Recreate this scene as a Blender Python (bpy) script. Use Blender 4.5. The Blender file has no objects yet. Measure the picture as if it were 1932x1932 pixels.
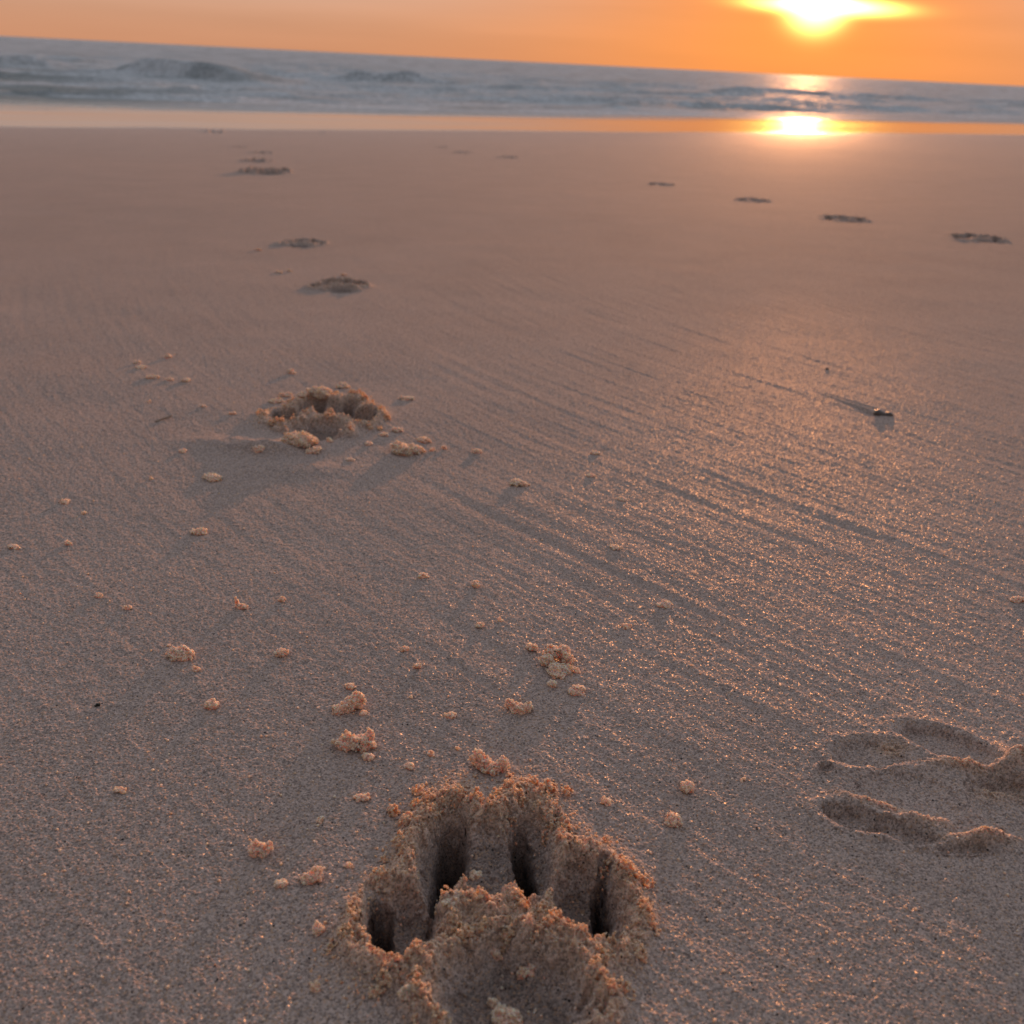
import bpy, math, random
import numpy as np
from mathutils import Matrix, Vector

random.seed(7)
rng = np.random.default_rng(11)
scene = bpy.context.scene
COL = scene.collection

# ------------------------------------------------------------------ camera
CAM_H = 0.20
PITCH = math.atan(850/1932)
ROLL = math.atan(95/1932)
F = np.array([0, math.cos(PITCH), -math.sin(PITCH)])
R0 = np.array([1.0, 0, 0]); U0 = np.array([0, math.sin(PITCH), math.cos(PITCH)])
RR = math.cos(ROLL)*R0 + math.sin(ROLL)*U0
UU = -math.sin(ROLL)*R0 + math.cos(ROLL)*U0
EYE = np.array([0, 0, CAM_H])
cam = bpy.data.cameras.new('camera')
cam.lens = 36; cam.sensor_width = 36; cam.sensor_height = 36
cam.clip_start = 0.005; cam.clip_end = 20000
cam.dof.use_dof = True; cam.dof.focus_distance = 0.37; cam.dof.aperture_fstop = 22
co = bpy.data.objects.new('camera', cam); COL.objects.link(co)
co.matrix_world = Matrix(((RR[0], UU[0], -F[0], 0), (RR[1], UU[1], -F[1], 0), (RR[2], UU[2], -F[2], CAM_H), (0, 0, 0, 1)))
scene.camera = co

def ray(px, py):                       # direction through a point of the photograph
    return F + (px-966)/1932*RR - (py-966)/1932*UU

# ------------------------------------------------------------------ light and sky
SUND = ray(1545, -6); SUND = SUND/np.linalg.norm(SUND)
SUN_EL = math.asin(SUND[2]); SUN_AZ = math.atan2(SUND[0], SUND[1])
WING = ray(1556, 11); WING = WING/np.linalg.norm(WING)

def make_world():
    w = bpy.data.worlds.new('World'); scene.world = w; w.use_nodes = True
    nt = w.node_tree; nt.nodes.clear(); N = nt.nodes.new; L = nt.links.new
    def m(op, a, b=None, clamp=False):
        n = N('ShaderNodeMath'); n.operation = op; n.use_clamp = clamp
        for i, v in enumerate((a, b)):
            if v is None: continue
            if isinstance(v, (int, float)): n.inputs[i].default_value = v
            else: L(v, n.inputs[i])
        return n.outputs[0]
    tc = N('ShaderNodeTexCoord'); nrm = N('ShaderNodeVectorMath'); nrm.operation = 'NORMALIZE'
    L(tc.outputs['Generated'], nrm.inputs[0]); D = nrm.outputs[0]
    def dot(v):
        n = N('ShaderNodeVectorMath'); n.operation = 'DOT_PRODUCT'; L(D, n.inputs[0]); n.inputs[1].default_value = tuple(v); return n.outputs['Value']
    Hh = np.array([SUND[1], -SUND[0], 0]); Hh /= np.linalg.norm(Hh)
    # clouds around the sun lie along the horizon, a touch tilted
    front = m('GREATER_THAN', dot(SUND), 0.0)
    def glow(cen, sa, sb, amp, tilt=0.0):
        h = Hh - cen*np.dot(Hh, cen); h /= np.linalg.norm(h); v = np.cross(h, cen)
        if v[2] < 0: v = -v
        h2 = h*math.cos(tilt)+v*math.sin(tilt); v2 = v*math.cos(tilt)-h*math.sin(tilt)
        a = m('MULTIPLY', dot(h2), 1/sa); b = m('MULTIPLY', dot(v2), 1/sb)
        q = m('ADD', m('MULTIPLY', a, a), m('MULTIPLY', b, b))
        return m('MULTIPLY', m('MULTIPLY', m('EXPONENT', m('MULTIPLY', q, -1.0)), amp), front)
    z = dot((0, 0, 1))
    ramp = N('ShaderNodeValToRGB'); L(m('MAXIMUM', z, 0.0), ramp.inputs[0])
    cr = ramp.color_ramp; cr.interpolation = 'B_SPLINE'
    stops = [(0.0, (.56, .255, .14)), (.04, (.60, .32, .205)), (.10, (.62, .49, .44)), (.18, (.58, .57, .59)), (.38, (.48, .51, .56)), (1.0, (.31, .335, .39))]
    cr.elements[0].position = 0; cr.elements[0].color = (*stops[0][1], 1)
    cr.elements[1].position = 1; cr.elements[1].color = (*stops[-1][1], 1)
    for p, c in stops[1:-1]:
        e = cr.elements.new(p); e.color = (*c, 1)
    # faint thin cloud streaks along the horizon
    mp = N('ShaderNodeMapping'); mp.inputs['Scale'].default_value = (1.5, 1.5, 26); L(D, mp.inputs[0])
    ns = N('ShaderNodeTexNoise'); ns.inputs['Scale'].default_value = 2.2; ns.inputs['Detail'].default_value = 4; L(mp.outputs[0], ns.inputs['Vector'])
    streak = m('ADD', m('MULTIPLY', ns.outputs['Fac'], 0.24), 0.88)
    def mixc(fac, a, b, mode='MIX'):
        n = N('ShaderNodeMix'); n.data_type = 'RGBA'; n.blend_type = mode; n.clamp_factor = True
        if isinstance(fac, (int, float)): n.inputs[0].default_value = fac
        else: L(fac, n.inputs[0])
        for i, v in ((6, a), (7, b)):
            if isinstance(v, tuple): n.inputs[i].default_value = (*v, 1)
            else: L(v, n.inputs[i])
        return n.outputs[2]
    c = mixc(glow(SUND, .25, .13, .92), ramp.outputs[0], (.78, .22, .048))
    c = mixc(1.0, c, streak, 'MULTIPLY')
    # the half of the sky away from the sun is dimmer
    az = dot((math.sin(SUN_AZ), math.cos(SUN_AZ), 0))
    dim = N('ShaderNodeMapRange'); dim.interpolation_type = 'SMOOTHSTEP'; L(az, dim.inputs[0])
    for k_, v_ in enumerate((-.9, .75, .36, 1.0)): dim.inputs[k_+1].default_value = v_
    c = mixc(1.0, c, dim.outputs[0], 'MULTIPLY')
    def addglow(c, g, col):
        vm = N('ShaderNodeVectorMath'); vm.operation = 'SCALE'; vm.inputs[0].default_value = col; L(g, vm.inputs['Scale'])
        va = N('ShaderNodeVectorMath'); va.operation = 'ADD'; L(c, va.inputs[0]); L(vm.outputs[0], va.inputs[1]); return va.outputs[0]
    c = addglow(c, glow(SUND, .10, .050, .16), (1, .22, .02))
    core = glow(SUND, .0185, .0175, 17)
    c = addglow(c, core, (1, .62, .15))
    c = addglow(c, glow(WING, .042, .0050, 14, -0.02), (1, .62, .13))
    sky = N('ShaderNodeTexSky'); sky.sky_type = 'NISHITA'; sky.sun_disc = False
    sky.sun_elevation = SUN_EL; sky.sun_rotation = SUN_AZ
    bg1 = N('ShaderNodeBackground'); L(c, bg1.inputs[0]); bg1.inputs[1].default_value = SKY_STRENGTH
    bg2 = N('ShaderNodeBackground'); L(sky.outputs[0], bg2.inputs[0]); bg2.inputs[1].default_value = 0.004
    ad = N('ShaderNodeAddShader'); L(bg1.outputs[0], ad.inputs[0]); L(bg2.outputs[0], ad.inputs[1])
    out = N('ShaderNodeOutputWorld'); L(ad.outputs[0], out.inputs[0])
SKY_STRENGTH = 1.0
make_world()
sl = bpy.data.lights.new('sun', 'SUN'); sl.energy = 2.7; sl.angle = math.radians(0.6); sl.color = (1.0, .41, .16)
so = bpy.data.objects.new('sun', sl); COL.objects.link(so)
so.rotation_euler = Vector(SUND).to_track_quat('Z', 'Y').to_euler()
scene.view_settings.view_transform = 'Standard'; scene.view_settings.look = 'None'
scene.view_settings.exposure = 0.05; scene.view_settings.gamma = 1.0

# ------------------------------------------------------------------ helpers
def tag(o, label=None, cat=None, group=None, kind=None):
    if label: o['label'] = label
    if cat: o['category'] = cat
    if group: o['group'] = group
    if kind: o['kind'] = kind
    return o

def _hash(ix, iy, seed):
    n = (ix.astype(np.int64)*374761393 + iy.astype(np.int64)*668265263 + seed*1442695041) & 0xffffffff
    n = ((n ^ (n >> 13))*1274126177) & 0xffffffff
    n = ((n ^ (n >> 16))*2246822519) & 0xffffffff
    return ((n ^ (n >> 15)) & 0xffffff)/float(0xffffff)

def vnoise(x, y, seed=0):              # smooth value noise in -1..1
    fx = np.floor(x); fy = np.floor(y); tx = x-fx; ty = y-fy
    tx = tx*tx*(3-2*tx); ty = ty*ty*(3-2*ty)
    ix = fx.astype(np.int64); iy = fy.astype(np.int64)
    a = _hash(ix, iy, seed); b = _hash(ix+1, iy, seed); c = _hash(ix, iy+1, seed); d = _hash(ix+1, iy+1, seed)
    return ((a*(1-tx)+b*tx)*(1-ty)+(c*(1-tx)+d*tx)*ty)*2-1

def fbm(x, y, seed=0, octv=3, gain=.5):
    s = 0; a = 1; t = 0
    for k in range(octv):
        s = s + a*vnoise(x*2**k+17.3*k, y*2**k-9.1*k, seed+k*13); t += a; a *= gain
    return s/t

def sstep(a, b, x):
    t = np.clip((x-a)/(b-a), 0, 1); return t*t*(3-2*t)

# ------------------------------------------------------------------ beach profile
WATER_Z = -0.30
def onplane(px, py, z=0.0):
    d = ray(px, py); t = (z-CAM_H)/d[2]; return EYE + d*t
pL = onplane(0, 238, WATER_Z); pR = onplane(1932, 254, WATER_Z)
al = (pR-pL)[:2]; al /= np.linalg.norm(al)
DN = np.array([-al[1], al[0]])         # seaward unit direction on the ground
S_SHORE = float(DN @ pL[:2])
SLOPE = 0.030
S_FLAT = S_SHORE - (-WATER_Z)/SLOPE
if S_FLAT < 0.3:
    S_FLAT = 0.3; SLOPE = -WATER_Z/(S_SHORE-S_FLAT)
def seaward(x, y): return DN[0]*x + DN[1]*y
def base_z(x, y):
    s = seaward(x, y); w = .35
    q = np.clip((s-S_FLAT)/w, -30, 400)
    zz = -SLOPE*w*np.logaddexp(0, q) + .006*fbm((al[0]*x+al[1]*y)*.7, s*.5, 15, 2)*sstep(1.5, 3, s)
    return np.maximum(zz, -2.5) + np.maximum(0, -s-8)*0.01*(s < -8)

# ------------------------------------------------------------------ paw prints: where each hollow opens
# (centre px, centre py, half width px, half height px, depth mm, wall sharpness)
def ground_ell(cx, cy, hx, hy, z=0.0):
    c = onplane(cx, cy, z); a = onplane(cx+hx, cy, z)-c; up = onplane(cx, cy-hy, z); dn = onplane(cx, cy+hy, z)
    cen = (up+dn)/2
    return cen[0], cen[1], float(np.linalg.norm(a[:2])), float(np.linalg.norm((up-dn)[:2]))/2
MAIN = [  # kind, ellipse, depth, lean of the hollow
    ('toe_impression', (754, 1748, 78, 80), 9.5, .10),
    ('toe_impression', (836, 1618, 62, 94), 9.5, .05),
    ('toe_impression', (1002, 1616, 58, 92), 9.5, -.08),
    ('toe_impression', (1112, 1708, 78, 88), 9.5, -.10),
    ('pad_impression', (966, 1904, 162, 132), 8.5, 0),
    ('toe_impression', (920, 1628, 74, 82), 5.5, 0),
]
MAIN_G = [(k, ground_ell(*e), d*.001, ln) for k, e, d, ln in MAIN]
CLAW = [(842, 1620, 24, 86, 34, .03), (1000, 1620, 16, 84, 34, -.22), (1150, 1694, 15, 68, 30, .05), (704, 1742, 24, 60, 30, -.25)]
CLAW_G = [(ground_ell(*c[:4]), c[4]*.001, c[5]) for c in CLAW]
mc = onplane(930, 1740)                # middle of the main print

def paw_height(x, y, g=None, depth=1.0, rim=1.0, seed=3, rough=1.0):
    """height offset, looseness and hollow index of a print with the pads of the big one"""
    n1 = fbm(x*330, y*330, seed, 3, .6); n2 = fbm(x*95, y*95, seed+5, 2)
    h = np.zeros_like(x); rimq = np.full_like(x, 9.0); idx = np.full(x.shape, -1)
    inside = np.zeros_like(x); slot = np.zeros_like(x)
    for i, (k, (cx, cy, a, b), d, ln) in enumerate(MAIN_G):
        u = (x-cx) - ln*(y-cy); v = y-cy
        rr = np.sqrt((u/a)**2+(v/b)**2)
        q = rr + (.13*n2 + .09*n1)*rough
        dd = (q-1)*min(a, b)           # metres from the lip
        wall = .0052 if k[0] == 't' else .0085
        pit = sstep(wall*.35, -wall, dd)
        floor_ = d*depth*(1 + .18*n2)
        if k[0] == 'p': floor_ = floor_*(.75+.25*sstep(.0, -.03, dd))
        hh = pit*floor_
        inside = np.maximum(inside, pit)
        idx = np.where((pit > .12) & (hh > h), i if i < 5 else 1, idx)
        h = np.maximum(h, hh)
        if k[0] == 'p': dd = dd + .02*sstep(-.25, -.9, v/b)
        rimq = np.minimum(rimq, dd)
    for (cx, cy, a, b), d, ln in CLAW_G:
        v = y-cy; u = (x-cx) - ln*v + n2*.0006
        cl = np.exp(-((u/a)**2)**2-((v/b)**2)**3); h = h + d*depth*cl*sstep(.3, .9, inside); inside = np.maximum(inside, cl); slot = np.maximum(slot, cl)
    ridge = np.exp(-((rimq-.0022)/.0042)**2)*(rimq > .0022) + (rimq <= .0022)*1.0
    n3 = fbm(x*620, y*620, seed+9, 2)
    lump = (.0036+.0028*n2+.0030*n1*rough+.0017*n3)*rim
    up = ridge*np.maximum(lump, -.001)*(1-sstep(.1, .7, inside)) + .0010*np.exp(-(np.maximum(rimq, 0)/.010)**2)*rim
    inner = n1*.0012*rough*inside*depth
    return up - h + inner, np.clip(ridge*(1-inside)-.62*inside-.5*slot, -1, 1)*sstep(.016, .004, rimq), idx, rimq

# every print: centre pixel, scale, turn, stretch, depth, rim
class Print: pass
PRINTS = []
def add_print(px, py, scale, rot, depth, rim, label, seed, rough=1.0, group='paw prints trodden into the wet sand', wpx=None, sy=1.0):
    p = Print(); c = onplane(px, py, 0)
    # a print further down the slope stands where the ray meets the beach
    for _ in range(30):
        c = onplane(px, py, float(base_z(c[0], c[1])))
    p.c = c; p.scale = scale; p.rot = rot; p.depth = depth; p.rim = rim; p.label = label; p.seed = seed; p.rough = rough; p.sy = sy
    if wpx:
        Z = float(np.dot(c-EYE, F)); p.scale = wpx*Z/1932/.083
    PRINTS.append(p); return p
add_print(930, 1740, 1, 0, 1.05, .88, 'big deep paw print with crumbly rim in the near foreground', 3)
add_print(606, 792, 1.0, -.12, .95, .85, 'deep paw print with tall jagged ridges, second from the camera', 31, .9)
add_print(638, 541, .86, .1, 0.66, 0.94, 'small paw print with dark hollows, third in the line towards the sea', 47, wpx=122)
add_print(569, 460, .8, -.1, 0.54, 0.72, 'shallow paw print fourth in the line, just beyond the dark small one', 51, wpx=98)
add_print(500, 326, .8, .2, 1.1, 1.22, 'widest of the blurred far prints left of the middle, nearest of their stack', 53, wpx=100)
add_print(484, 304, .8, .1, 1, 1.08, 'blurred far print, middle one of the stack left of the middle', 57, wpx=62)
add_print(493, 288, .8, -.1, 1, 1.01, 'blurred far print at the top of the stack of three', 59, wpx=46)
add_print(451, 277, .8, 0, 1, 0.86, 'tiny far print above left of the stack of three', 61, wpx=36)
add_print(403, 249, .8, 0, 1, 1.58, 'dark far print right at the edge of the shining wet sand', 63, wpx=52)
add_print(605, 250, .8, 0, 0.60, 0.65, 'faint far print on the edge of the shining wet sand, right of the dark one', 65, wpx=36)
add_print(836, 278, .8, 0, 0.68, 0.65, 'faint far print, uppermost of three trailing left of the sun side', 67, wpx=34)
add_print(871, 288, .8, 0, 0.68, 0.65, 'faint far print, middle one of three in the distance', 69, wpx=44)
add_print(958, 297, .8, 0, 0.68, 0.72, 'faint far print, lowest and rightmost of three in the distance', 71, wpx=44)
add_print(1247, 348, .8, .1, 0.75, 0.35, 'dark flat print on the orange sand, farthest of the right hand line', 73, wpx=62)
add_print(1421, 378, .8, .1, 0.83, 0.40, 'dark flat print below the sun glitter, second farthest on the right', 75, wpx=78)
add_print(1593, 414, .8, .1, 0.90, 0.45, 'dark winged print on the right, second nearest of its line', 77, wpx=100)
add_print(1844, 451, .8, .1, 0.90, 0.50, 'dark winged print close to the right edge, nearest of its line', 79, wpx=116)

# the old washed-out print at the right edge: hollows (+) and ridges (-)
WORN = [(1655, 1385, 75, 26, 2.6, .1), (1805, 1372, 80, 30, 3.2, -.45), (1565, 1412, 16, 8, 1.6, 0),
        (1625, 1508, 62, 24, 4.6, -.35), (1712, 1532, 60, 20, 3.6, -.2), (1905, 1475, 75, 62, 3.0, 0), (1720, 1462, 95, 40, 1.5, 0),
        (1925, 1445, 70, 12, 3.0, -.1), (1835, 1565, 60, 8, 1.8, .1),
        (1832, 1413, 66, 9, -3.4, -.06), (1935, 1410, 42, 16, -5.5, 0), (1865, 1548, 62, 10, -4.0, .02), (1660, 1478, 62, 7, -2.0, -.25),
        (1752, 1512, 44, 8, -2.2, -.2), (1905, 1450, 55, 12, -1.3, .1), (1690, 1372, 30, 10, -.3, 0)]
WORN_G = [(ground_ell(*w[:4]), w[4]*.001, w[5]) for w in WORN]
worn_c = onplane(1790, 1462)

def worn_height(x, y):
    n2 = fbm(x*150, y*150, 91, 3)+.35*fbm(x*600, y*600, 92, 2); h = np.zeros_like(x); lo = np.zeros_like(x); m = np.zeros_like(x)
    for (cx, cy, a, b), d, tilt in WORN_G:
        u = x-cx; v = y-cy-tilt*(x-cx)
        q = np.sqrt((u/a)**2+(v/b)**2)+.22*n2
        if d > 0:
            e = sstep(1.06, .68, q); h = h - .92*d*e
            h = h + .0007*np.exp(-((q-1.25)/.2)**2)
        else:
            e = np.exp(-(q/.9)**2); h = h - 1.15*d*e*(1+.6*n2); lo = np.maximum(lo, e*1.0)
        m = np.maximum(m, sstep(1.6, 1.2, q))
    return h, lo, m

def onbase(px, py):
    c = onplane(px, py, 0)
    for _ in range(30): c = onplane(px, py, float(base_z(c[0], c[1])))
    return c
shell_c = onbase(1663, 782)
# streaks left by the backwash: lines of constant psi
def psi_phi(x, y):
    th = math.radians(43)
    ps = x*math.cos(th)+y*math.sin(th) - .25*np.clip(y-.5, -1, 1)**2 + .12*x*np.clip(y, 0, 1)
    ph = -x*math.sin(th)+y*math.cos(th)
    return ps, ph

def grain_z(x, y, r):
    """true relief of the sand surface, without prints"""
    ps, ph = psi_phi(x, y)
    ps = ps + fbm(x*5, y*5, 21, 1)*.0035
    fade = 1/(1+(r/1.3)**2)
    lf = .45+.55*sstep(-.25, .12, x/(.3+.4*np.abs(y)))
    h = .00044*fbm(ps*130, ph*7, 31, 2)*fade*lf
    h = h + .00022*fbm(ps*300, ph*16, 33, 2)*fade*lf
    h = h + .0008*fbm(x*14, y*14, 35, 2)/(1+(r/3)**2)
    h = h + .0022*fbm(x*2.1, y*2.1, 36, 2)*sstep(.6, 2.5, r)
    return h

def print_local(p, x, y):
    dx = x-p.c[0]; dy = (y-p.c[1])/p.sy; c = math.cos(-p.rot); s = math.sin(-p.rot)
    return (dx*c-dy*s)/p.scale+mc[0], (dx*s+dy*c)/p.scale+mc[1]

def height(x, y, fine=True):
    """z, looseness, label of the whole beach at x, y (1-D arrays)"""
    r = np.hypot(x, y)
    z = base_z(x, y) + grain_z(x, y, r)
    loose = np.zeros_like(x); lab = np.zeros(x.shape, dtype=np.int32)
    for pi, p in enumerate(PRINTS):
        rad = .062*p.scale
        m = np.nonzero((np.abs(x-p.c[0]) < rad) & (np.abs(y-p.c[1]) < rad*1.1))[0]
        if len(m) == 0: continue
        lx, ly = print_local(p, x[m], y[m])
        h, lo, idx, rimq = paw_height(lx, ly, None, p.depth, p.rim, p.seed, p.rough)
        env = sstep(.024, .014, rimq)
        z[m] += h*env*(p.scale if pi else 1); q_ = lo*env; loose[m] = np.where(q_ < 0, q_, np.maximum(loose[m], q_)*(1, .9, .7, .6)[min(pi, 3)]*(1 if pi < 4 else .7))  # above 0: drier loose sand, below 0: hollows painted darker for shade and damp
        ins = rimq < .0125
        code = (pi+1)*10 + np.where(idx >= 0, idx+1, 0)
        if pi > 1: code = np.full_like(code, (pi+1)*10)
        lab[m] = np.where(ins, code, lab[m])
    m = np.nonzero((np.abs(x-worn_c[0]) < .09) & (np.abs(y-worn_c[1]) < .08))[0]
    if len(m):
        h, lo, mm = worn_height(x[m], y[m]); z[m] += h; loose[m] = np.maximum(loose[m], lo)
        lab[m] = np.where(mm > .3, 900, lab[m])
    # drag mark beside the shell and the spread of sand thrown from the second print
    m = np.nonzero(np.hypot(x-shell_c[0], y-shell_c[1]) < .3)[0]
    if len(m):
        u = x[m]-shell_c[0]; v = y[m]-shell_c[1]
        tl = onbase(1500, 724)-shell_c; L_ = np.linalg.norm(tl[:2]); tx, ty = tl[:2]/L_
        a = u*tx+v*ty; b = -u*ty+v*tx
        t = np.clip(a/L_, 0, 1); wdt = .0045*(1-t)+.0008
        g = np.exp(-((np.abs(b)-wdt)/(.0016*(1-t)+.0007))**2)*(1-t)**1.2*sstep(-.006, .004, a)
        z[m] -= .0016*g; z[m] += .0012*np.exp(-(b/(wdt*.6))**2)*(1-t)*sstep(0, .01, a)*(1-t)
    for (px, py, w, hgt) in ((452, 785, .030, .0028), (497, 797, .018, .0045), (560, 835, .03, .0015)):
        c = onplane(px, py); m = np.nonzero(np.hypot(x-c[0], y-c[1]) < .1)[0]
        if len(m): z[m] += hgt*np.exp(-((x[m]-c[0])/w)**2-((y[m]-c[1])/(w*.38))**2)*(1+.2*fbm(x[m]*200, y[m]*200, 77, 2))
    return z, loose, lab

def hit(px, py):                       # where the view through a photo point meets the sand
    d = ray(px, py); t0 = (-.0-CAM_H+.02)/d[2]; 
    ts = np.linspace(t0*.98, t0*1.9 if t0 < 3 else t0*2.5, 900)
    P = EYE[None]+ts[:, None]*d[None]
    z, _, _ = height(P[:, 0].copy(), P[:, 1].copy())
    k = np.nonzero(P[:, 2] < z)[0]
    k = k[0] if len(k) else len(ts)-1
    return np.array([P[k, 0], P[k, 1], z[k]]), float(ts[k])

# ------------------------------------------------------------------ materials
def nodes(name):
    m = bpy.data.materials.new(name); m.use_nodes = True; nt = m.node_tree; nt.nodes.clear()
    out = nt.nodes.new('ShaderNodeOutputMaterial'); b = nt.nodes.new('ShaderNodeBsdfPrincipled'); nt.links.new(b.outputs[0], out.inputs[0])
    return m, nt, b, out

def sand_material(name, clod=False):
    m, nt, b, out = nodes(name); N = nt.nodes.new; L = nt.links.new
    def mt(op, a, c=None, clamp=False):
        n = N('ShaderNodeMath'); n.operation = op; n.use_clamp = clamp
        for i, v in enumerate((a, c)):
            if v is None: continue
            if isinstance(v, (int, float)): n.inputs[i].default_value = v
            else: L(v, n.inputs[i])
        return n.outputs[0]
    def mixc(fac, a, c, mode='MIX'):
        n = N('ShaderNodeMix'); n.data_type = 'RGBA'; n.blend_type = mode
        if isinstance(fac, (int, float)): n.inputs[0].default_value = fac
        else: L(fac, n.inputs[0])
        for i, v in ((6, a), (7, c)):
            if isinstance(v, tuple): n.inputs[i].default_value = (*v, 1)
            else: L(v, n.inputs[i])
        return n.outputs[2]
    geo = N('ShaderNodeNewGeometry'); pos = geo.outputs['Position']
    vor = N('ShaderNodeTexVoronoi'); vor.inputs['Scale'].default_value = 1900; L(pos, vor.inputs['Vector'])
    sep = N('ShaderNodeSeparateColor'); L(vor.outputs['Color'], sep.inputs[0])
    gr = sep.outputs[0]; gg = sep.outputs[1]
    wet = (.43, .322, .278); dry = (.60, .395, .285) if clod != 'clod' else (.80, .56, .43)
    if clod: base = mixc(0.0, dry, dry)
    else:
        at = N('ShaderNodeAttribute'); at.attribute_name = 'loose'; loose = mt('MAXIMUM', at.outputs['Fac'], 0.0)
        base = mixc(loose, wet, dry); base = mixc(mt('MAXIMUM', mt('MULTIPLY', at.outputs['Fac'], -1.0), 0.0), base, (.12, .085, .070))  # negative part darkens hollows and claw slots, shade mixed into the sand colour
    nz = N('ShaderNodeTexNoise'); nz.inputs['Scale'].default_value = 9; nz.inputs['Detail'].default_value = 5; L(pos, nz.inputs['Vector'])
    base = mixc(1.0, base, mt('ADD', mt('MULTIPLY', nz.outputs['Fac'], .3), .85), 'MULTIPLY')
    # grains: pale quartz, amber, a few dark ones
    base = mixc(1.0, base, mt('ADD', mt('MULTIPLY', gr, 1.0 if not clod else .8), .5 if not clod else .6), 'MULTIPLY')
    base = mixc(mt('MULTIPLY', mt('GREATER_THAN', gg, .86), .45), base, (.62, .36, .2))
    v2 = N('ShaderNodeTexVoronoi'); v2.inputs['Scale'].default_value = 1150; L(pos, v2.inputs['Vector'])
    s2 = N('ShaderNodeSeparateColor'); L(v2.outputs['Color'], s2.inputs[0])
    dark = mt('MULTIPLY', mt('GREATER_THAN', s2.outputs[0], .990), mt('LESS_THAN', v2.outputs['Distance'], .42))
    base = mixc(mt('MULTIPLY', dark, .93), base, (.02, .018, .018))
    L(base, b.inputs['Base Color'])
    bump = N('ShaderNodeBump'); bump.inputs['Distance'].default_value = .00022; bump.inputs['Strength'].default_value = 1.0
    ln = N('ShaderNodeVectorMath'); ln.operation = 'LENGTH'; L(pos, ln.inputs[0]); bd = N('ShaderNodeMapRange'); L(ln.outputs['Value'], bd.inputs[0])
    for k_, v_ in enumerate((.45, 1.6, .00022, .00050)): bd.inputs[k_+1].default_value = v_
    L(bd.outputs[0], bump.inputs['Distance'])
    L(mt('SUBTRACT', 1.0, vor.outputs['Distance']), bump.inputs['Height'])
    L(bump.outputs[0], b.inputs['Normal'])
    b.inputs['IOR'].default_value = 1.45; b.inputs['Specular IOR Level'].default_value = .14
    if clod:
        b.inputs['Roughness'].default_value = .55
        b.inputs['Subsurface Weight'].default_value = .85
    else:
        # damper and glossier towards the sea
        vd = N('ShaderNodeVectorMath'); vd.operation = 'DOT_PRODUCT'; L(pos, vd.inputs[0]); vd.inputs[1].default_value = (DN[0], DN[1], 0)
        mr = N('ShaderNodeMapRange'); L(vd.outputs['Value'], mr.inputs[0])
        mr.inputs[1].default_value = .4; mr.inputs[2].default_value = S_SHORE; mr.inputs[3].default_value = .95; mr.inputs[4].default_value = .56
        rg = mt('ADD', mr.outputs[0], mt('MULTIPLY', loose, .15))
        wetedge = N('ShaderNodeMapRange'); L(vd.outputs['Value'], wetedge.inputs[0]); wetedge.interpolation_type = 'SMOOTHSTEP'
        wetedge.inputs[1].default_value = S_SHORE-.4; wetedge.inputs[2].default_value = S_SHORE+.02; wetedge.inputs[3].default_value = 0; wetedge.inputs[4].default_value = .30
        L(mt('SUBTRACT', rg, wetedge.outputs[0]), b.inputs['Roughness'])
        sp = N('ShaderNodeMapRange'); L(vd.outputs['Value'], sp.inputs[0])
        for k_, v_ in enumerate((.3, 1.9, .09, .95)): sp.inputs[k_+1].default_value = v_
        L(sp.outputs[0], b.inputs['Specular IOR Level'])
        b.inputs['Specular Tint'].default_value = (1, .62, .38, 1); b.inputs['Sheen Weight'].default_value = .17; b.inputs['Sheen Roughness'].default_value = .55; b.inputs['Sheen Tint'].default_value = (.86, .88, 1, 1)
        L(mt('MULTIPLY', loose, .7), b.inputs['Subsurface Weight'])
    b.inputs['Subsurface Radius'].default_value = (1.0, .62, .38); b.inputs['Subsurface Scale'].default_value = (.0034 if clod == 'clod' else .0028) if clod else .0028
    # glassy facets: each grain turned its own way
    gl = N('ShaderNodeBsdfGlossy'); gl.inputs['Roughness'].default_value = .36; gl.inputs['Color'].default_value = (1, .93, .85, 1)
    cv = N('ShaderNodeVectorMath'); cv.operation = 'SUBTRACT'; L(vor.outputs['Color'], cv.inputs[0]); cv.inputs[1].default_value = (.5, .5, .5)
    cs = N('ShaderNodeVectorMath'); cs.operation = 'SCALE'; L(cv.outputs[0], cs.inputs[0]); cs.inputs['Scale'].default_value = 1.1
    ca = N('ShaderNodeVectorMath'); ca.operation = 'ADD'; L(geo.outputs['Normal'], ca.inputs[0]); L(cs.outputs[0], ca.inputs[1])
    cn = N('ShaderNodeVectorMath'); cn.operation = 'NORMALIZE'; L(ca.outputs[0], cn.inputs[0]); L(cn.outputs[0], gl.inputs['Normal'])
    ms = N('ShaderNodeMixShader'); gf = mt('MULTIPLY', mt('GREATER_THAN', sep.outputs[2], .55 if not clod else .9), .052 if not clod else .08)
    if not clod:
        gd = N('ShaderNodeMapRange'); gd.interpolation_type = 'SMOOTHSTEP'; L(vd.outputs['Value'], gd.inputs[0])
        for k_, v_ in enumerate((.15, .9, 1.0, 0.0)): gd.inputs[k_+1].default_value = v_
        gf = mt('MULTIPLY', gf, gd.outputs[0])
    L(gf, ms.inputs[0])
    L(b.outputs[0], ms.inputs[1]); L(gl.outputs[0], ms.inputs[2]); L(ms.outputs[0], out.inputs[0])
    return m
SAND = sand_material('damp_sand'); CLODM = sand_material('clod_sand', 'clod'); RIMM = sand_material('rim_sand', 'rim')

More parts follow.
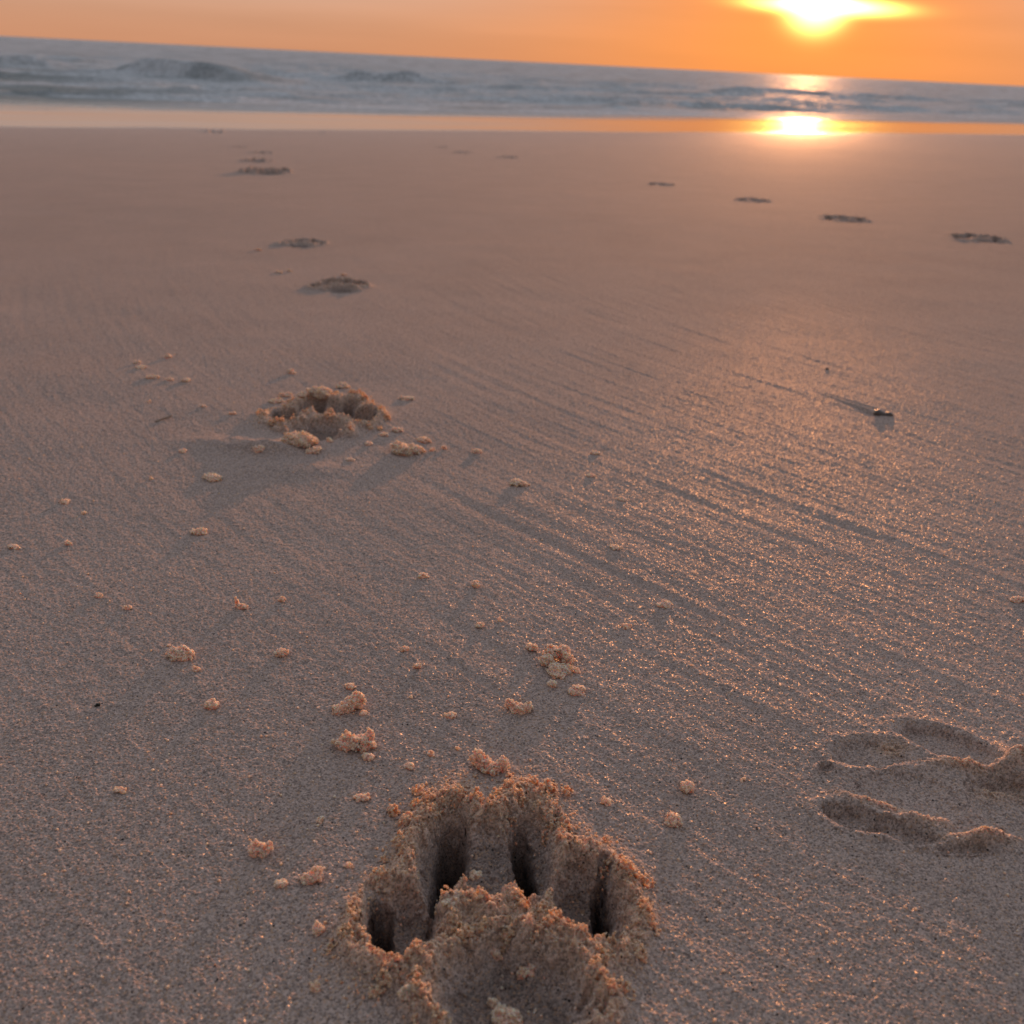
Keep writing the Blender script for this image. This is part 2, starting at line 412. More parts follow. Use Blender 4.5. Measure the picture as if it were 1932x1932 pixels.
# ------------------------------------------------------------------ mesh from numpy
def np_mesh(name, verts, faces, mat, smooth=True, attrs=None):
    me = bpy.data.meshes.new(name); nf = len(faces); k = faces.shape[1]
    me.vertices.add(len(verts)); me.vertices.foreach_set('co', np.ascontiguousarray(verts, dtype=np.float32).ravel())
    me.loops.add(nf*k); me.loops.foreach_set('vertex_index', np.ascontiguousarray(faces, dtype=np.int32).ravel())
    me.polygons.add(nf); me.polygons.foreach_set('loop_start', np.arange(0, nf*k, k, dtype=np.int32))
    me.update(calc_edges=True)
    if smooth: me.polygons.foreach_set('use_smooth', np.ones(nf, dtype=bool))
    for an, av in (attrs or {}).items():
        a = me.attributes.new(an, 'FLOAT', 'POINT'); a.data.foreach_set('value', np.ascontiguousarray(av, dtype=np.float32))
    me.materials.append(mat); me.update()
    return me
def link(name, me, parent=None, loc=(0, 0, 0)):
    o = bpy.data.objects.new(name, me); COL.objects.link(o); o.location = loc
    if parent: o.parent = parent
    return o

def polar(radii, dense_half, n_dense, n_rest):
    a = np.concatenate([np.linspace(-dense_half, dense_half, n_dense, endpoint=False), np.linspace(dense_half, 2*math.pi-dense_half, n_rest, endpoint=False)])
    Rg, Ag = np.meshgrid(radii, a, indexing='ij')
    x = (Rg*np.sin(Ag)).ravel(); y = (Rg*np.cos(Ag)).ravel()
    nr, na = len(radii), len(a)
    i = np.arange(nr-1)[:, None]*na; j = np.arange(na)[None]; j2 = (j+1) % na
    f = np.stack([i+j, i+j2, i+na+j2, i+na+j], -1).reshape(-1, 4)[:, ::-1]
    return x, y, f, na

def radii_seq(r, parts):
    out = [r]
    for lim, ratio in parts:
        while out[-1] < lim: out.append(out[-1]*ratio)
    return np.array(out)

# ---- the beach
rad = radii_seq(.004, [(.13, 1.06), (.195, 1.00175), (.325, 1.00085), (.5, 1.00175), (1.3, 1.0025), (6, 1.006), (40, 1.03), (6000, 1.15)])
x, y, f, na = polar(rad, math.radians(38), 1500, 150)
z, loose, lab = height(x, y)
# loose grain relief in the real surface (grain sized, dying out where the mesh is coarser than a grain)
r = np.hypot(x, y)
gw = sstep(2.2, .5, r)
z += gw*(.00018*vnoise(x*1500, y*1500, 5)+.00017*vnoise(x*2300, y*2300, 6))*(1+1.4*loose)
z += .00012*vnoise(x*500, y*500, 8)*gw
# grains on the steep walls of the prints stand out sideways
m = np.nonzero((lab > 0) & (r < .8))[0]
x = x.copy(); y = y.copy()
jx = .00030*vnoise((x[m]+y[m])*1100, z[m]*1300, 61)+.0004*vnoise((x[m]+y[m])*420, z[m]*480, 62)
jy = .00034*vnoise(x[m]*1200, z[m]*1300+5, 63)+.00055*vnoise(x[m]*430, z[m]*480+5, 64)
x[m] += jx; y[m] += jy
V = np.stack([x, y, z], -1)
fl = lab[f]; fmin = fl.min(1); fmax = fl.max(1)
flab = np.where(fl.min(1) > 0, fl[:, 0], 0)

def submesh(name, mask, origin, parent=None, loc=None):
    ff = f[mask]; used, inv = np.unique(ff, return_inverse=True)
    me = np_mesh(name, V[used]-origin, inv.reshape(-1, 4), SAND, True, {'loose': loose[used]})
    return link(name, me, parent, (0, 0, 0) if parent else tuple(origin))

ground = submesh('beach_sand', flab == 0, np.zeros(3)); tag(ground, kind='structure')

# ------------------------------------------------------------------ grains and clods
def ico(sub):
    import bmesh
    bm = bmesh.new(); bmesh.ops.create_icosphere(bm, subdivisions=sub, radius=1)
    v = np.array([list(q.co) for q in bm.verts]); fc = np.array([[w.index for w in p.verts] for p in bm.faces]); bm.free(); return v, fc
ICO1, ICF1 = ico(1); ICO2, ICF2 = ico(2); ICO4, ICF4 = ico(4)
def grain_cloud(pts, rads, sub=1):
    b, bf = (ICO1, ICF1) if sub == 1 else (ICO2, ICF2)
    n = len(pts); nv = len(b)
    q = rng.normal(size=(n, 4)); q /= np.linalg.norm(q, axis=1)[:, None]; w, X, Y, Z = q.T
    M = np.stack([1-2*(Y*Y+Z*Z), 2*(X*Y-Z*w), 2*(X*Z+Y*w), 2*(X*Y+Z*w), 1-2*(X*X+Z*Z), 2*(Y*Z-X*w), 2*(X*Z-Y*w), 2*(Y*Z+X*w), 1-2*(X*X+Y*Y)], -1).reshape(n, 3, 3)
    sc = rng.uniform(.7, 1.25, (n, 1, 3)); jit = 1+rng.uniform(-.16, .16, (n, nv, 1))
    v = (b[None]*sc*jit)@M.transpose(0, 2, 1)*rads[:, None, None]+pts[:, None]
    fc = (bf[None]+np.arange(n)[:, None, None]*nv).reshape(-1, 3)
    return v.reshape(-1, 3), fc

def join(parts):
    vs, fs, k = [], [], 0
    for v, fc in parts: vs.append(v); fs.append(fc+k); k += len(v)
    return np.concatenate(vs), np.concatenate(fs)

def clod_mesh(name, w, d, h, lumps=None, seed=0, grain=.00042):
    """a crumb of stuck grains: lumpy cores covered in grains; base at z = 0"""
    rs = np.random.default_rng(seed)
    if lumps is None:
        n = 2 if w < .0025 else int(rs.integers(3, 7))
        lumps = []
        for k in range(n):
            lumps.append((rs.uniform(-.3, .3), rs.uniform(-.26, .26), rs.uniform(.25, .55), rs.uniform(.22, .42), rs.uniform(.6, 1)))
    parts = []; P = []; Rd = []
    for (lx, ly, lz, lr, lh) in lumps:
        c = np.array([lx*w, ly*d, lz*h]); s = np.array([lr*w, lr*d*1.05, max(lr, .38)*h*lh*1.15])
        ph = rs.uniform(0, 6.28, (3, 3)); fr = rs.uniform(2, 5, (3, 3))
        nn = sum(np.sin(ICO2@fr[k]+ph[k, 0]) for k in range(3))/3
        parts.append((ICO2*s*(.80+.26*nn[:, None])+c, ICF2))
        n = int(np.clip(4.2*((s[0]*s[1]+s[0]*s[2]+s[1]*s[2])/3)/(grain*grain), 8, 520))
        dr = rs.normal(size=(n, 3)); dr /= np.linalg.norm(dr, axis=1)[:, None]
        nn = sum(np.sin(dr@fr[k]+ph[k, 0]) for k in range(3))/3
        P.append(dr*s*(.80+.32*nn[:, None]+rs.uniform(-.05, .22, (n, 1)))+c); Rd.append(rs.uniform(.7, 1.35, n)*grain)
    P = np.concatenate(P); Rd = np.concatenate(Rd)
    k = P[:, 2] > -.15*h
    parts.append(grain_cloud(P[k], Rd[k]))
    v, fc = join(parts)
    return fused(np_mesh(name, v, fc, CLODM, True), grain*.52)

def fused(me, voxel):
    """weld overlapping grains into one closed skin"""
    o = bpy.data.objects.new('tmp', me); COL.objects.link(o)
    md = o.modifiers.new('fuse', 'REMESH'); md.mode = 'VOXEL'; md.voxel_size = voxel; md.use_smooth_shade = True
    dg = bpy.context.evaluated_depsgraph_get()
    m2 = bpy.data.meshes.new_from_object(o.evaluated_get(dg)); m2.name = me.name
    if not m2.materials: m2.materials.append(me.materials[0])
    bpy.data.objects.remove(o); bpy.data.meshes.remove(me); return m2

# ------------------------------------------------------------------ paw print objects
def rim_grains(pi, n, ylo=-.075, yhi=.075):
    """loose grains and crumbs sitting on the rim of a print"""
    p = PRINTS[pi]; k = 0
    X = p.c[0]+rng.uniform(-.06, .06, n*9)*p.scale; Y = p.c[1]+rng.uniform(-.066, .066, n*9)*p.scale
    lx, ly = print_local(p, X, Y); h, lo, idx, rq = paw_height(lx, ly, None, p.depth, p.rim, p.seed, p.rough)
    clump = fbm(X*260, Y*260, 201+pi, 2)
    pr = np.exp(-((rq-.003)/.0045)**2)*sstep(-.25, .45, clump)+.04*(rq < .012); pr = pr*(rq > -.0012)
    keep = rng.uniform(size=len(X)) < pr; X = X[keep][:n]; Y = Y[keep][:n]; clump = clump[keep][:n]; lp = sstep(.1, .7, clump)
    # a part of the grains stick together in crumbs
    nc = len(X)//20; cw = rng.choice(len(X), nc, replace=False); Xs, Ys, Zs = [X], [Y], [np.zeros(len(X))]
    for q in cw:
        m = int(rng.integers(8, 60)); rr = .00045*m**.38
        dv = rng.normal(size=(m, 3)); dv *= (rng.uniform(.5, 1, m)**.5/np.linalg.norm(dv, axis=1))[:, None]*rr
        Xs.append(X[q]+dv[:, 0]); Ys.append(Y[q]+dv[:, 1]); Zs.append(rr*.55+dv[:, 2])
    X = np.concatenate(Xs); Y = np.concatenate(Ys); Zo = np.concatenate(Zs)
    z, _, _ = height(X, Y)
    rd = rng.uniform(.00028, .00055, len(X))
    return np.stack([X, Y, z+Zo+rd*rng.uniform(-.2, .8, len(X))], -1), rd

for pi, p in enumerate(PRINTS):
    org = np.array([p.c[0], p.c[1], float(base_z(p.c[0], p.c[1]))])
    if pi < 2:
        root = bpy.data.objects.new('paw_print', None); COL.objects.link(root); root.location = org; root.empty_display_size = .02
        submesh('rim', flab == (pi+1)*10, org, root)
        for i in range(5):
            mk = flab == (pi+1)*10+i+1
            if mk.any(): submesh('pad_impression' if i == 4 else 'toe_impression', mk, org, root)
        P, Rd = rim_grains(pi, 3000 if pi == 0 else 1600)
        v, fc = grain_cloud(P-org, Rd)
        gobj = link('loose_grains', fused(np_mesh('loose_grains', v, fc, RIMM, True), .00024), root); gobj['kind'] = 'stuff'
    else:
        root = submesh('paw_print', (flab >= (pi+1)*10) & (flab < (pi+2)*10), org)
    tag(root, p.label, 'paw print', 'paw prints trodden into the sand')
wo = submesh('paw_print', flab == 900, np.array([worn_c[0], worn_c[1], 0.]))
tag(wo, 'shallow washed out paw print with soft ridges at the right edge', 'paw print', 'paw prints trodden into the sand')

# ---- clods: px, py (middle), width px, height px, label
CL = [
 (333,1232,46,33,'pale round crumb speckled with dark grains, biggest on the left side'),
 (368,1262,18,11,'small speckled crumb just below right of the big speckled one'),
 (318,1218,9,8,'tiny crumb touching the upper left of the big speckled one'),
 (533,1230,27,22,'lone orange crumb between the speckled crumb and the middle of the sand'),
 (398,1328,28,25,'pale crumb standing below right of the speckled one, left of the stacked pair'),
 (658,1294,20,15,'small faded crumb right above the upper of two big stacked clods'),
 (657,1330,60,42,'long leaning clod with a pale lower end, upper of two big stacked clods'),
 (686,1345,16,10,'low little crumb at the right foot of the leaning clod'),
 (667,1402,76,45,'biggest clod above the near print, boat shaped with a raised right tip'),
 (694,1427,18,18,'round pale crumb at the lower right corner of the boat shaped clod'),
 (922,1444,70,46,'saddle shaped clod right above the near paw print'),
 (1050,1240,60,40,'far half of the ring shaped heap of clods right of centre'),
 (1042,1268,46,26,'near left lobe of the ring shaped heap of clods'),
 (1068,1262,24,24,'greyish crumb closing the right side of the ring shaped heap'),
 (1046,1290,24,20,'pale crumb lying at the foot of the ring shaped heap'),
 (1089,1303,36,24,'orange oval clod with one dark grain, below right of the ring shaped heap'),
 (978,1337,50,28,'jagged clod with a white right end, below left of the ring shaped heap'),
 (1005,1220,24,17,'small rough crumb at the upper left of the ring shaped heap'),
 (1087,1265,13,15,'tiny upright crumb just right of the ring shaped heap'),
 (849,1348,20,14,'small orange crumb between the stacked clods and the jagged clod'),
 (812,1420,14,14,'dull round crumb between the boat shaped and the saddle shaped clod'),
 (862,1410,10,12,'tiny crumb up left of the saddle shaped clod'),
 (772,1446,18,13,'small flat crumb right of the boat shaped clod and lower'),
 (786,1256,16,16,'three cornered crumb, lower of a pair above the middle clods'),
 (764,1224,14,12,'little tilted crumb, upper of a pair above the middle clods'),
 (773,1315,11,10,'tiny crumb right of the leaning clod'),
 (684,1506,26,17,'dull lying crumb below the boat shaped clod'),
 (606,1546,16,14,'small pale crumb up left of the near print, alone'),
 (490,1604,50,36,'star shaped orange clod, leftmost of the big ones beside the near print'),
 (587,1655,44,36,'wedge shaped orange clod left of the near print'),
 (530,1668,24,17,'small orange crumb between the star shaped and the wedge shaped clod'),
 (653,1634,16,16,'small round crumb touching the left rim of the near print'),
 (596,1753,22,28,'upright glowing crumb left of the near print'),
 (592,1860,20,30,'blurred upright crumb at the lower left of the near print'),
 (770,1868,34,38,'bright glowing clod on the lower left rim of the near print'),
 (223,1491,20,12,'lone small crumb low on the left side of the sand'),
 (454,1143,26,20,'crumb with a thin upright tip on the left, above the lone orange one'),
 (532,1130,14,14,'small crumb right of the one with the upright tip'),
 (186,1123,14,12,'small orange crumb, left of a pair on the left side'),
 (240,1145,14,12,'small pointed crumb, right of a pair on the left side'),
 (120,945,21,13,'orange slanting crumb high on the left side'),
 (25,1030,22,12,'orange crumb at the left edge of the picture'),
 (128,1024,12,13,'square little crumb right of the one at the left edge'),
 (156,967,10,8,'tiny crumb below right of the slanting one on the left'),
 (373,1000,30,19,'split crumb of two folds, in the left middle'),
 (400,901,38,12,'long low crumb in the shadow below left of the second print'),
 (285,902,9,8,'tiny crumb left of the long low one'),
 (798,1086,20,13,'small crumb with a long shadow, left of a pair near the middle'),
 (894,1101,16,20,'upright crumb with a long shadow, right of a pair near the middle'),
 (905,1180,18,14,'small dome shaped crumb below the upright one near the middle'),
 (945,1170,10,12,'tiny crumb right of the dome shaped one'),
 (1183,1182,18,11,'small brick shaped crumb right of the middle'),
 (1251,1140,28,11,'flat faded crumb with a blue shadow, right of the brick shaped one'),
 (1299,1483,30,27,'round clod far up right of the near print, upper of two'),
 (1268,1547,38,28,'rough clod right of the near print, lower of two'),
 (1143,1509,20,26,'upright crumb standing right above the right toe of the near print'),
 (1402,1470,12,12,'tiny faded crumb right of the round clod'),
 (983,912,32,15,'low orange crumb with a grey shadow, right of the second print'),
 (900,851,18,12,'small round crumb right of the double clod by the second print'),
 (1123,854,16,8,'flat crumb up right, upper of two aligned ones'),
 (1117,897,20,7,'flat crumb with a square shadow, lower of two aligned ones'),
 (1172,942,22,6,'low mound of grains right of the middle, with a blue shadow'),
 (1165,1034,24,7,'faint low mound of grains, lowest in its row'),
 (766,845,58,30,'double clod shaped like two buns, right of the second print'),
 (796,829,28,13,'smaller clod leaning behind the double one'),
 (749,811,17,11,'small crumb above the double clod'),
 (767,751,22,10,'flat crumb up right of the second print, alone'),
 (646,727,26,13,'crumb standing behind the second print on the right'),
 (551,701,16,13,'lone crumb farthest behind the second print'),
 (600,741,48,26,'tall clod on the far rim of the second print'),
 (539,744,22,11,'small clod on the far left rim of the second print'),
 (567,745,17,11,'small crumb beside the tall clod on the far rim'),
 (517,756,26,13,'flat clod on the left far rim of the second print'),
 (565,829,54,32,'large rough clod in front of the second print'),
 (589,848,27,18,'square clod touching the large rough one from below'),
 (485,847,24,14,'crumb in the shadow left of the large rough clod'),
 (622,829,12,13,'tiny pointed crumb right of the large rough clod'),
 (695,836,15,9,'tiny pale crumb in front of the right rim of the second print'),
 (437,779,14,8,'small crumb on the left slope of the second print'),
 (725,819,13,9,'tiny crumb at the right foot of the second print'),
 (839,844,12,11,'tiny crumb right of the double clod'),
 (815,848,10,10,'tiny pale ball just right of the double clod'),
 (661,867,14,6,'flat little crumb below the second print'),
 (257,683,11,9,'tiny crumb on top of the flake in the far left group'),
 (263,693,23,7,'flat flake at the left end of the far left group'),
 (288,711,26,10,'long crumb, biggest of the far left group'),
 (319,716,15,7,'little crumb between the two long ones of the far left group'),
 (350,717,19,10,'slanting crumb at the right end of the far left group'),
 (317,671,12,12,'round crumb standing above the far left group'),
 (281,757,9,8,'tiny crumb below the far left group'),
 (383,766,9,6,'tiny crumb between the far left group and the second print'),
 (342,851,16,8,'double crumb left of the shadow of the second print'),
 (546,510,9,8,'tiny crumb left of the small dark print, right of a pair'),
 (525,513,14,6,'tiny flat crumb left of the small dark print, left of a pair'),
 (648,518,9,7,'tiny crumb behind the small dark print'),
 (488,471,12,6,'tiny far crumb left below the shallow fourth print'),
 (1923,1131,22,15,'crumb cut by the right edge of the picture'),
 (853,1697,32,22,'grey clod lying at the near end of the left inner toe hollow'),
 (897,1650,22,19,'small grey crumb stuck on the wall between the two inner toes'),
 (990,1830,34,34,'grey knobbly crumb on the floor of the near print pad'),
 (936,1797,28,24,'dim crumb under the arch on the pad of the near print'),
 (962,1921,60,38,'bright clod at the bottom edge of the picture below the pad'),
 (930,1893,26,22,'dim grey crumb just above the bright clod at the bottom edge'),
]
LUMPS = {
 8: [(-.25,0,.35,.30,.8), (0,0,.42,.33,.9), (.25,0,.45,.27,1), (.38,.1,.8,.13,.8), (-.2,.05,.6,.16,.8)],
 6: [(-.28,-.25,.3,.26,.8), (0,0,.5,.3,.9), (.25,.25,.62,.27,1.)],
 10: [(-.32,.2,.65,.2,1), (-.12,.1,.45,.24,.8), (.12,-.1,.35,.27,.8), (.36,0,.5,.2,.9)],
 11: [(-.32,-.25,.4,.24,.9), (-.12,.25,.6,.28,.9), (.2,.3,.6,.27,.9), (.36,-.1,.45,.2,.9)],
 16: [(-.36,.2,.6,.18,1), (-.12,0,.45,.22,.9), (.12,-.1,.45,.22,.9), (.36,0,.5,.18,1)],
 28: [(0,0,.42,.36,1), (.32,.1,.7,.14,.8), (-.2,.1,.65,.18,.9), (-.3,-.1,.3,.17,.8)],
 29: [(-.2,-.1,.35,.3,.8), (.1,0,.5,.32,.9), (.28,.1,.75,.2,.8)],
 36: [(-.36,.1,.7,.13,1.6), (-.1,0,.38,.27,.9), (.25,0,.4,.2,.7)],
}
PLACED = []
for i, (px, py, w, h, label) in enumerate(CL):
    foot, t = hit(px, py+h*.36)
    Z = t; W = w*Z/1932*.98
    dep = math.atan2(CAM_H-foot[2], math.hypot(foot[0], foot[1]))
    Hh = h*Z/1932/max(.5, math.cos(dep)+.35*math.sin(dep))*.92
    D_ = W*random.uniform(.7, .95)
    me = clod_mesh('sand_clod', W, D_, Hh, LUMPS.get(i), seed=100+i, grain=.00046 if W > .003 else .00036)
    o = link('sand_clod', me, None, (foot[0], foot[1]+D_*.25, foot[2]-.2*Hh))
    tag(o, label, 'sand clod', 'clods of sand scattered on the beach')

# loose single grains lying about near the camera: uncountable
n = 2600
th = rng.uniform(-.62, .62, n); rr_ = .15*np.exp(rng.uniform(0, 1.9, n)); X = rr_*np.sin(th); Y = rr_*np.cos(th)
keep = fbm(X*22, Y*22, 301, 2) > -.2+.5*rng.uniform(-1, 1, n); X = X[keep]; Y = Y[keep]
zz, _, _ = height(X, Y); rd = rng.uniform(.00022, .00048, len(X))
v, fc = grain_cloud(np.stack([X, Y, zz+rd*.5], -1), rd)
tag(link('loose_grains', np_mesh('loose_grains', v, fc, CLODM, True)), 'single coarse grains strewn over the damp sand', 'sand grains', kind='stuff')

# ------------------------------------------------------------------ shell, twig, flake
def simple_mat(name, col, rough, sss=0, bumps=0):
    m, nt, b, out = nodes(name); N = nt.nodes.new; L = nt.links.new
    tc = N('ShaderNodeTexCoord'); nz = N('ShaderNodeTexNoise'); nz.inputs['Scale'].default_value = 900; L(tc.outputs['Object'], nz.inputs['Vector'])
    mx = N('ShaderNodeMix'); mx.data_type = 'RGBA'; L(nz.outputs['Fac'], mx.inputs[0]); mx.inputs[6].default_value = (*[c*.6 for c in col], 1); mx.inputs[7].default_value = (*col, 1)
    L(mx.outputs[2], b.inputs['Base Color']); b.inputs['Roughness'].default_value = rough; return m
sc, t = hit(1664, 779)
def shell_mesh():
    L_, Wd, Hh = .0098, .0055, .0042
    v = []; fcs = []; nu, nv = 36, 24
    for i in range(nu+1):
        u = i/nu; prof = (math.sin(math.pi*min(1, u*.98+.01)))**.55*(1-.35*u)
        for j in range(nv):
            a = 2*math.pi*j/nv; rib = 1+.05*math.cos(a*9)
            v.append(((u-.4)*L_, math.cos(a)*Wd*.5*prof*rib, Hh*.30+math.sin(a)*Hh*.62*prof*rib+.0006*math.sin(u*9)))
    for i in range(nu):
        for j in range(nv): fcs.append((i*nv+j, i*nv+(j+1) % nv, (i+1)*nv+(j+1) % nv, (i+1)*nv+j))
    return np.array(v), np.array(fcs)
v, fc = shell_mesh()
shell = bpy.data.objects.new('shell', None); COL.objects.link(shell); shell.location = (shell_c[0], shell_c[1], sc[2]-.0008); shell.scale = (1.35, 1.35, 1.35); shell.rotation_euler = (0, 0, -.35); shell.empty_display_size = .01
link('shell_body', np_mesh('shell_body', v, fc, simple_mat('shell_dark', (.16, .12, .10), .3)), shell)
v2 = ICO2*np.array([.0013, .0011, .0009])*(1+.06*np.sin(ICO2[:, :1]*9)); link('shell_highlight', np_mesh('shell_highlight', v2+np.array([-.0030, .0002, .0026]), ICF2, simple_mat('shell_highlight_pale', (.85, .72, .55), .18)), shell)  # pale blob modelled in place of the bright highlight on the shell
tag(shell, 'small dark shell with its highlight modelled as a pale tip, dragging a streak in the sand', 'shell')

def rod(name, a, b, r0, r1, mat, bend=.0, seg=14, k=8):
    a = np.array(a); b = np.array(b); d = b-a; L_ = np.linalg.norm(d); d = d/L_; s = np.cross(d, [0, 0, 1]); s /= np.linalg.norm(s); u = np.cross(s, d)
    v = []; fcs = []
    for i in range(seg+1):
        t = i/seg; c = d*L_*t+u*math.sin(math.pi*t)*bend+s*.0003*math.sin(t*11); rr = (r0+(r1-r0)*t)*(1+.15*math.sin(t*23))*(.35 if i in (0, seg) else 1)
        for j in range(k): g = 2*math.pi*j/k; v.append(c+(s*math.cos(g)+u*math.sin(g))*rr)
    for i in range(seg):
        for j in range(k): fcs.append((i*k+j, i*k+(j+1) % k, (i+1)*k+(j+1) % k, (i+1)*k+j))
    return link(name, np_mesh(name, np.array(v), np.array(fcs), mat), None, tuple(a))
a, _ = hit(292, 797); b, _ = hit(326, 788)
tag(rod('twig', a+[0, 0, .0004], b+[0, 0, .0014], .0005, .0007, simple_mat('twig_brown', (.42, .30, .22), .7)), 'thin pale straw lying on the sand left of the second print', 'twig')
a, _ = hit(178, 1334); b, _ = hit(190, 1331)
tag(rod('shell_flake', a+[0, 0, .0004], b+[0, 0, .0006], .0004, .0006, simple_mat('flake_dark', (.03, .028, .02), .5)), 'tiny dark flake lying on the sand on the lower left', 'flake')
a, _ = hit(1557, 697); b, _ = hit(1564, 697)
tag(rod('pebble', a+[0, 0, .0001], b+[0, 0, .0002], .0010, .0011, simple_mat('pebble_dark', (.05, .045, .04), .5), seg=8), 'tiny dark pebble up left of the shell', 'pebble')

# ------------------------------------------------------------------ the sea
def wpt(px, py): return onplane(px, py, WATER_Z)
WAVES = [ # left px,py  right px,py (foot of the wave), height m, foam, front width
    ((165, 134), (450, 158), .24, .1, 1.2), ((-60, 122), (140, 126), .15, .3, 1.0), ((620, 150), (860, 162), .19, .25, 1.1),
    ((830, 165), (1210, 176), .07, 1.0, 1.2), ((1370, 174), (1580, 180), .14, .15, .9), ((1600, 184), (1800, 192), .10, .2, .9),
    ((440, 142), (700, 148), .03, .5, .8), ((1180, 176), (1420, 186), .05, .8, .8), ((1780, 186), (2100, 206), .06, .7, .9),
    ((80, 160), (330, 170), .030, .5, .35), ((300, 172), (760, 186), .020, .6, .35), ((560, 158), (900, 176), .03, .8, .5),
    ((-100, 178), (420, 186), .012, .5, .25), ((700, 186), (1340, 200), .018, .6, .35), ((1250, 202), (2050, 218), .020, .8, .4)]
W_G = []
for a, b, hh, fo, wd in WAVES:
    A = wpt(*a)[:2]; B = wpt(*b)[:2]; W_G.append((A, B, hh, fo, wd))
def sea(x, y):
    s = seaward(x, y); off = np.maximum(s-S_SHORE, 0)
    r = np.hypot(x, y)
    z = np.zeros_like(x); foam = np.zeros_like(x); face = np.zeros_like(x)
    amp = sstep(1.9, 6, off)
    z += amp*(.040*fbm(x*.45, y*.85, 401, 3)+.014*fbm(x*2.2, y*3.6, 402, 2)*sstep(60, 10, r))
    z += .10*sstep(15, 50, off)*fbm(x*.12, y*.25, 405, 3)
    foam += .55*sstep(.1, .7, fbm(x*.35, y*1.3, 407, 3))*sstep(1.5, 4, off)*sstep(40, 12, off)
    wob = fbm(x*.9, y*.9, 410, 2)
    for A, B, hh, fo, wd in W_G:
        d = B-A; L_ = np.linalg.norm(d); d = d/L_; nrm = np.array([-d[1], d[0]])
        if nrm[1] < 0: nrm = -nrm
        u = ((x-A[0])*d[0]+(y-A[1])*d[1])/L_; v = (x-A[0])*nrm[0]+(y-A[1])*nrm[1] + wob*.25*wd
        env = sstep(-.1, .3, u)*sstep(1.2, .6, u)*(1+.25*vnoise(u*5, u*0, int(hh*1000)))
        fw = .22*wd*(hh/.1)**.5; bw = .8*wd
        prof = np.where(v < fw, np.exp(-((v-fw)/(fw*.55))**2), np.exp(-((v-fw)/bw)**2))
        z += hh*prof*env
        if hh > .08: face = np.maximum(face, env*prof*(v < fw*1.3))
        foam = np.maximum(foam, fo*env*np.exp(-((v+.05)/(.35*wd))**2)*(.6+.6*fbm(x*3, y*6, 411, 3)))
        foam = np.maximum(foam, .9*fo*env*np.exp(-((v-fw*1.2)/(.2*wd))**2)*sstep(-.2, .4, fbm(x*2.3, y*5, 412, 3)))
    # churned water and old foam lying in bands along the shore
    tt = al[0]*x+al[1]*y
    band = fbm(tt*.30, off*2.1+.6*wob, 420, 3)
    foam = np.maximum(foam, sstep(.08, .30, band+.35*fbm(tt*1.6, off*5, 425, 3))*sstep(1.5, 2.4, off)*(.35+.65*sstep(40, 10, off)))
    foam = foam*(1-np.clip(face*3.5, 0, 1))
    surf = 1.0*sstep(1.0, 4.5, tt)*sstep(1.9, 2.7, off)
    foam = np.maximum(foam, surf*(.9+.5*fbm(tt*.8, off*2.5, 421, 2)))
    rd = np.clip(1-np.abs(fbm(tt*.16, off*.62+.5*wob, 430, 2))*2.6, 0, 1)**2*sstep(2.2, 4, off)*sstep(60, 20, off)*sstep(-.3, .3, fbm(tt*.3, off*.9, 431, 2))
    z += .06*rd; foam = np.maximum(foam, .9*sstep(.3, .8, rd)*sstep(-.3, .2, fbm(tt*2, off*5, 432, 2)))
    z += (.0042*fbm(tt*.40, off*2.6, 422, 2))*sstep(.2, .7, off)+(.006*fbm(tt*.5, off*5, 424, 2)+.004*fbm(tt*1.2, off*12, 423, 2))*sstep(1.3, 2.4, off)
    return WATER_Z+z, np.clip(foam, 0, 1)
rad = radii_seq(2.0, [(40, 1.0065), (200, 1.02), (6000, 1.09)])
x2, y2, f2, _ = polar(rad, math.radians(36), 620, 120)
z2, foam = sea(x2, y2)
V2 = np.stack([x2, y2, z2], -1)
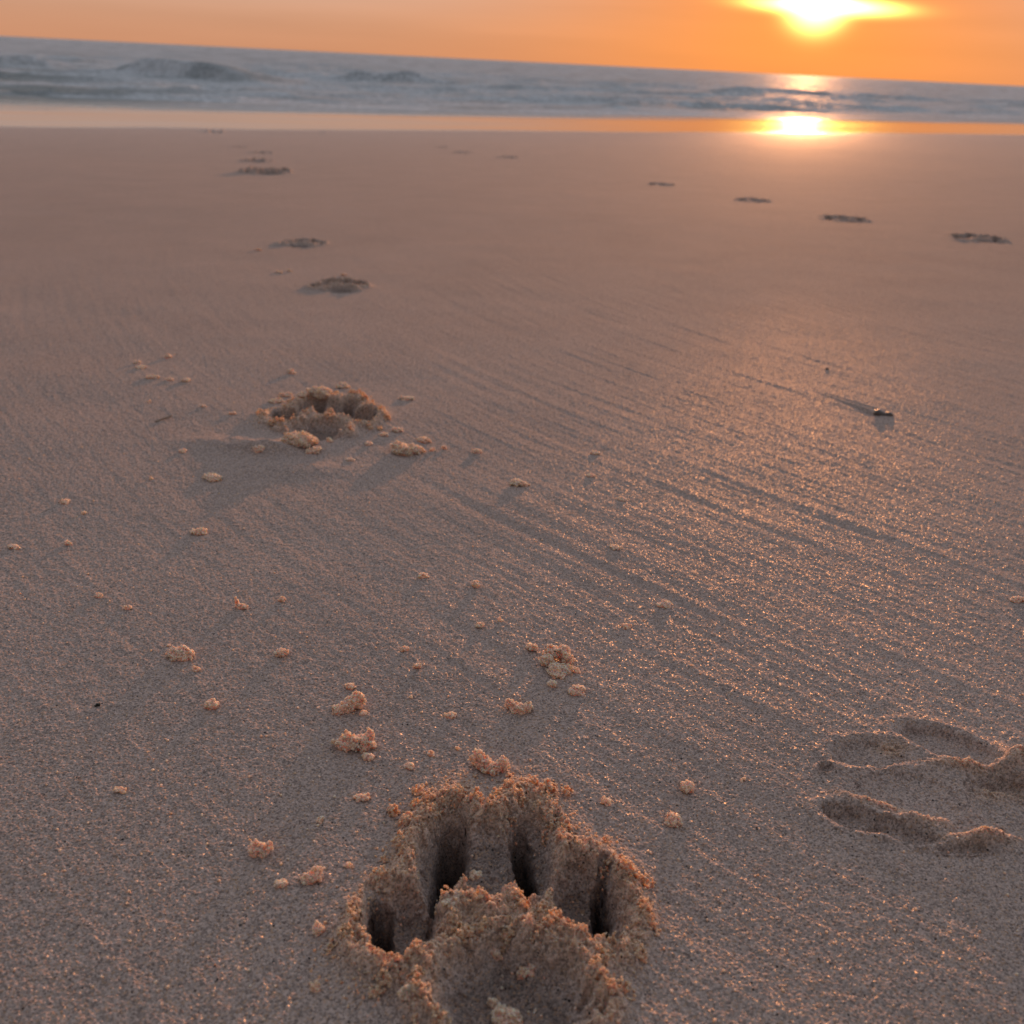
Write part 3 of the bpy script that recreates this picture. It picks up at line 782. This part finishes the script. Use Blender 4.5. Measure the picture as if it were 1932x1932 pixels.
def sea_material():
    m, nt, b, out = nodes('sea_water'); N = nt.nodes.new; L = nt.links.new
    geo = N('ShaderNodeNewGeometry'); pos = geo.outputs['Position']
    def mt(op, a, c=None, clamp=False):
        n = N('ShaderNodeMath'); n.operation = op; n.use_clamp = clamp
        for i, v in enumerate((a, c)):
            if v is None: continue
            if isinstance(v, (int, float)): n.inputs[i].default_value = v
            else: L(v, n.inputs[i])
        return n.outputs[0]
    vd = N('ShaderNodeVectorMath'); vd.operation = 'DOT_PRODUCT'; L(pos, vd.inputs[0]); vd.inputs[1].default_value = (DN[0], DN[1], 0)
    off = mt('SUBTRACT', vd.outputs['Value'], S_SHORE)
    def mr(v, a, b_, c, d):
        n = N('ShaderNodeMapRange'); n.interpolation_type = 'SMOOTHSTEP'; L(v, n.inputs[0])
        for i, q in enumerate((a, b_, c, d)): n.inputs[i+1].default_value = q
        return n.outputs[0]
    chop = mr(off, 1.5, 4.5, .0, 1.0)
    n1 = N('ShaderNodeTexNoise'); n1.inputs['Scale'].default_value = 3.2; n1.inputs['Detail'].default_value = 5; n1.inputs['Roughness'].default_value = .6
    mp = N('ShaderNodeMapping'); mp.inputs['Scale'].default_value = (.8, 1.3, 1); L(pos, mp.inputs[0]); L(mp.outputs[0], n1.inputs['Vector'])
    bump = N('ShaderNodeBump'); bump.inputs['Distance'].default_value = .22; L(n1.outputs['Fac'], bump.inputs['Height']); L(mt('ADD', mt('MULTIPLY', chop, .9), .004), bump.inputs['Strength'])
    L(bump.outputs[0], b.inputs['Normal'])
    mx = N('ShaderNodeMix'); mx.data_type = 'RGBA'; L(mr(off, .2, 4, 0, 1), mx.inputs[0]); mx.inputs[6].default_value = (.17, .13, .11, 1); mx.inputs[7].default_value = (.016, .046, .044, 1)
    at = N('ShaderNodeAttribute'); at.attribute_name = 'foam'
    n2 = N('ShaderNodeTexNoise'); n2.inputs['Scale'].default_value = 14; n2.inputs['Detail'].default_value = 4; L(pos, n2.inputs['Vector'])
    ff = mt('MULTIPLY', at.outputs['Fac'], mt('ADD', mt('MULTIPLY', n2.outputs['Fac'], 1.6), .10), True)
    mf = N('ShaderNodeMix'); mf.data_type = 'RGBA'; L(ff, mf.inputs[0]); L(mx.outputs[2], mf.inputs[6]); mf.inputs[7].default_value = (.78, .80, .83, 1)
    L(mf.outputs[2], b.inputs['Base Color']); b.inputs['IOR'].default_value = 1.33; L(mt('MULTIPLY', mt('POWER', mt('SUBTRACT', 1.0, ff), 2.0), .5), b.inputs['Specular IOR Level'])
    rg = mt('ADD', mr(off, 1.6, 3.5, .10, .30), mt('MULTIPLY', ff, .45)); L(rg, b.inputs['Roughness'])
    return m
sea_o = link('sea', np_mesh('sea', V2, f2, sea_material(), True, {'foam': foam})); tag(sea_o, kind='structure')
print('shore s', S_SHORE, 'slope', SLOPE, 'sun el', math.degrees(SUN_EL), 'az', math.degrees(SUN_AZ), 'beach verts', len(V))
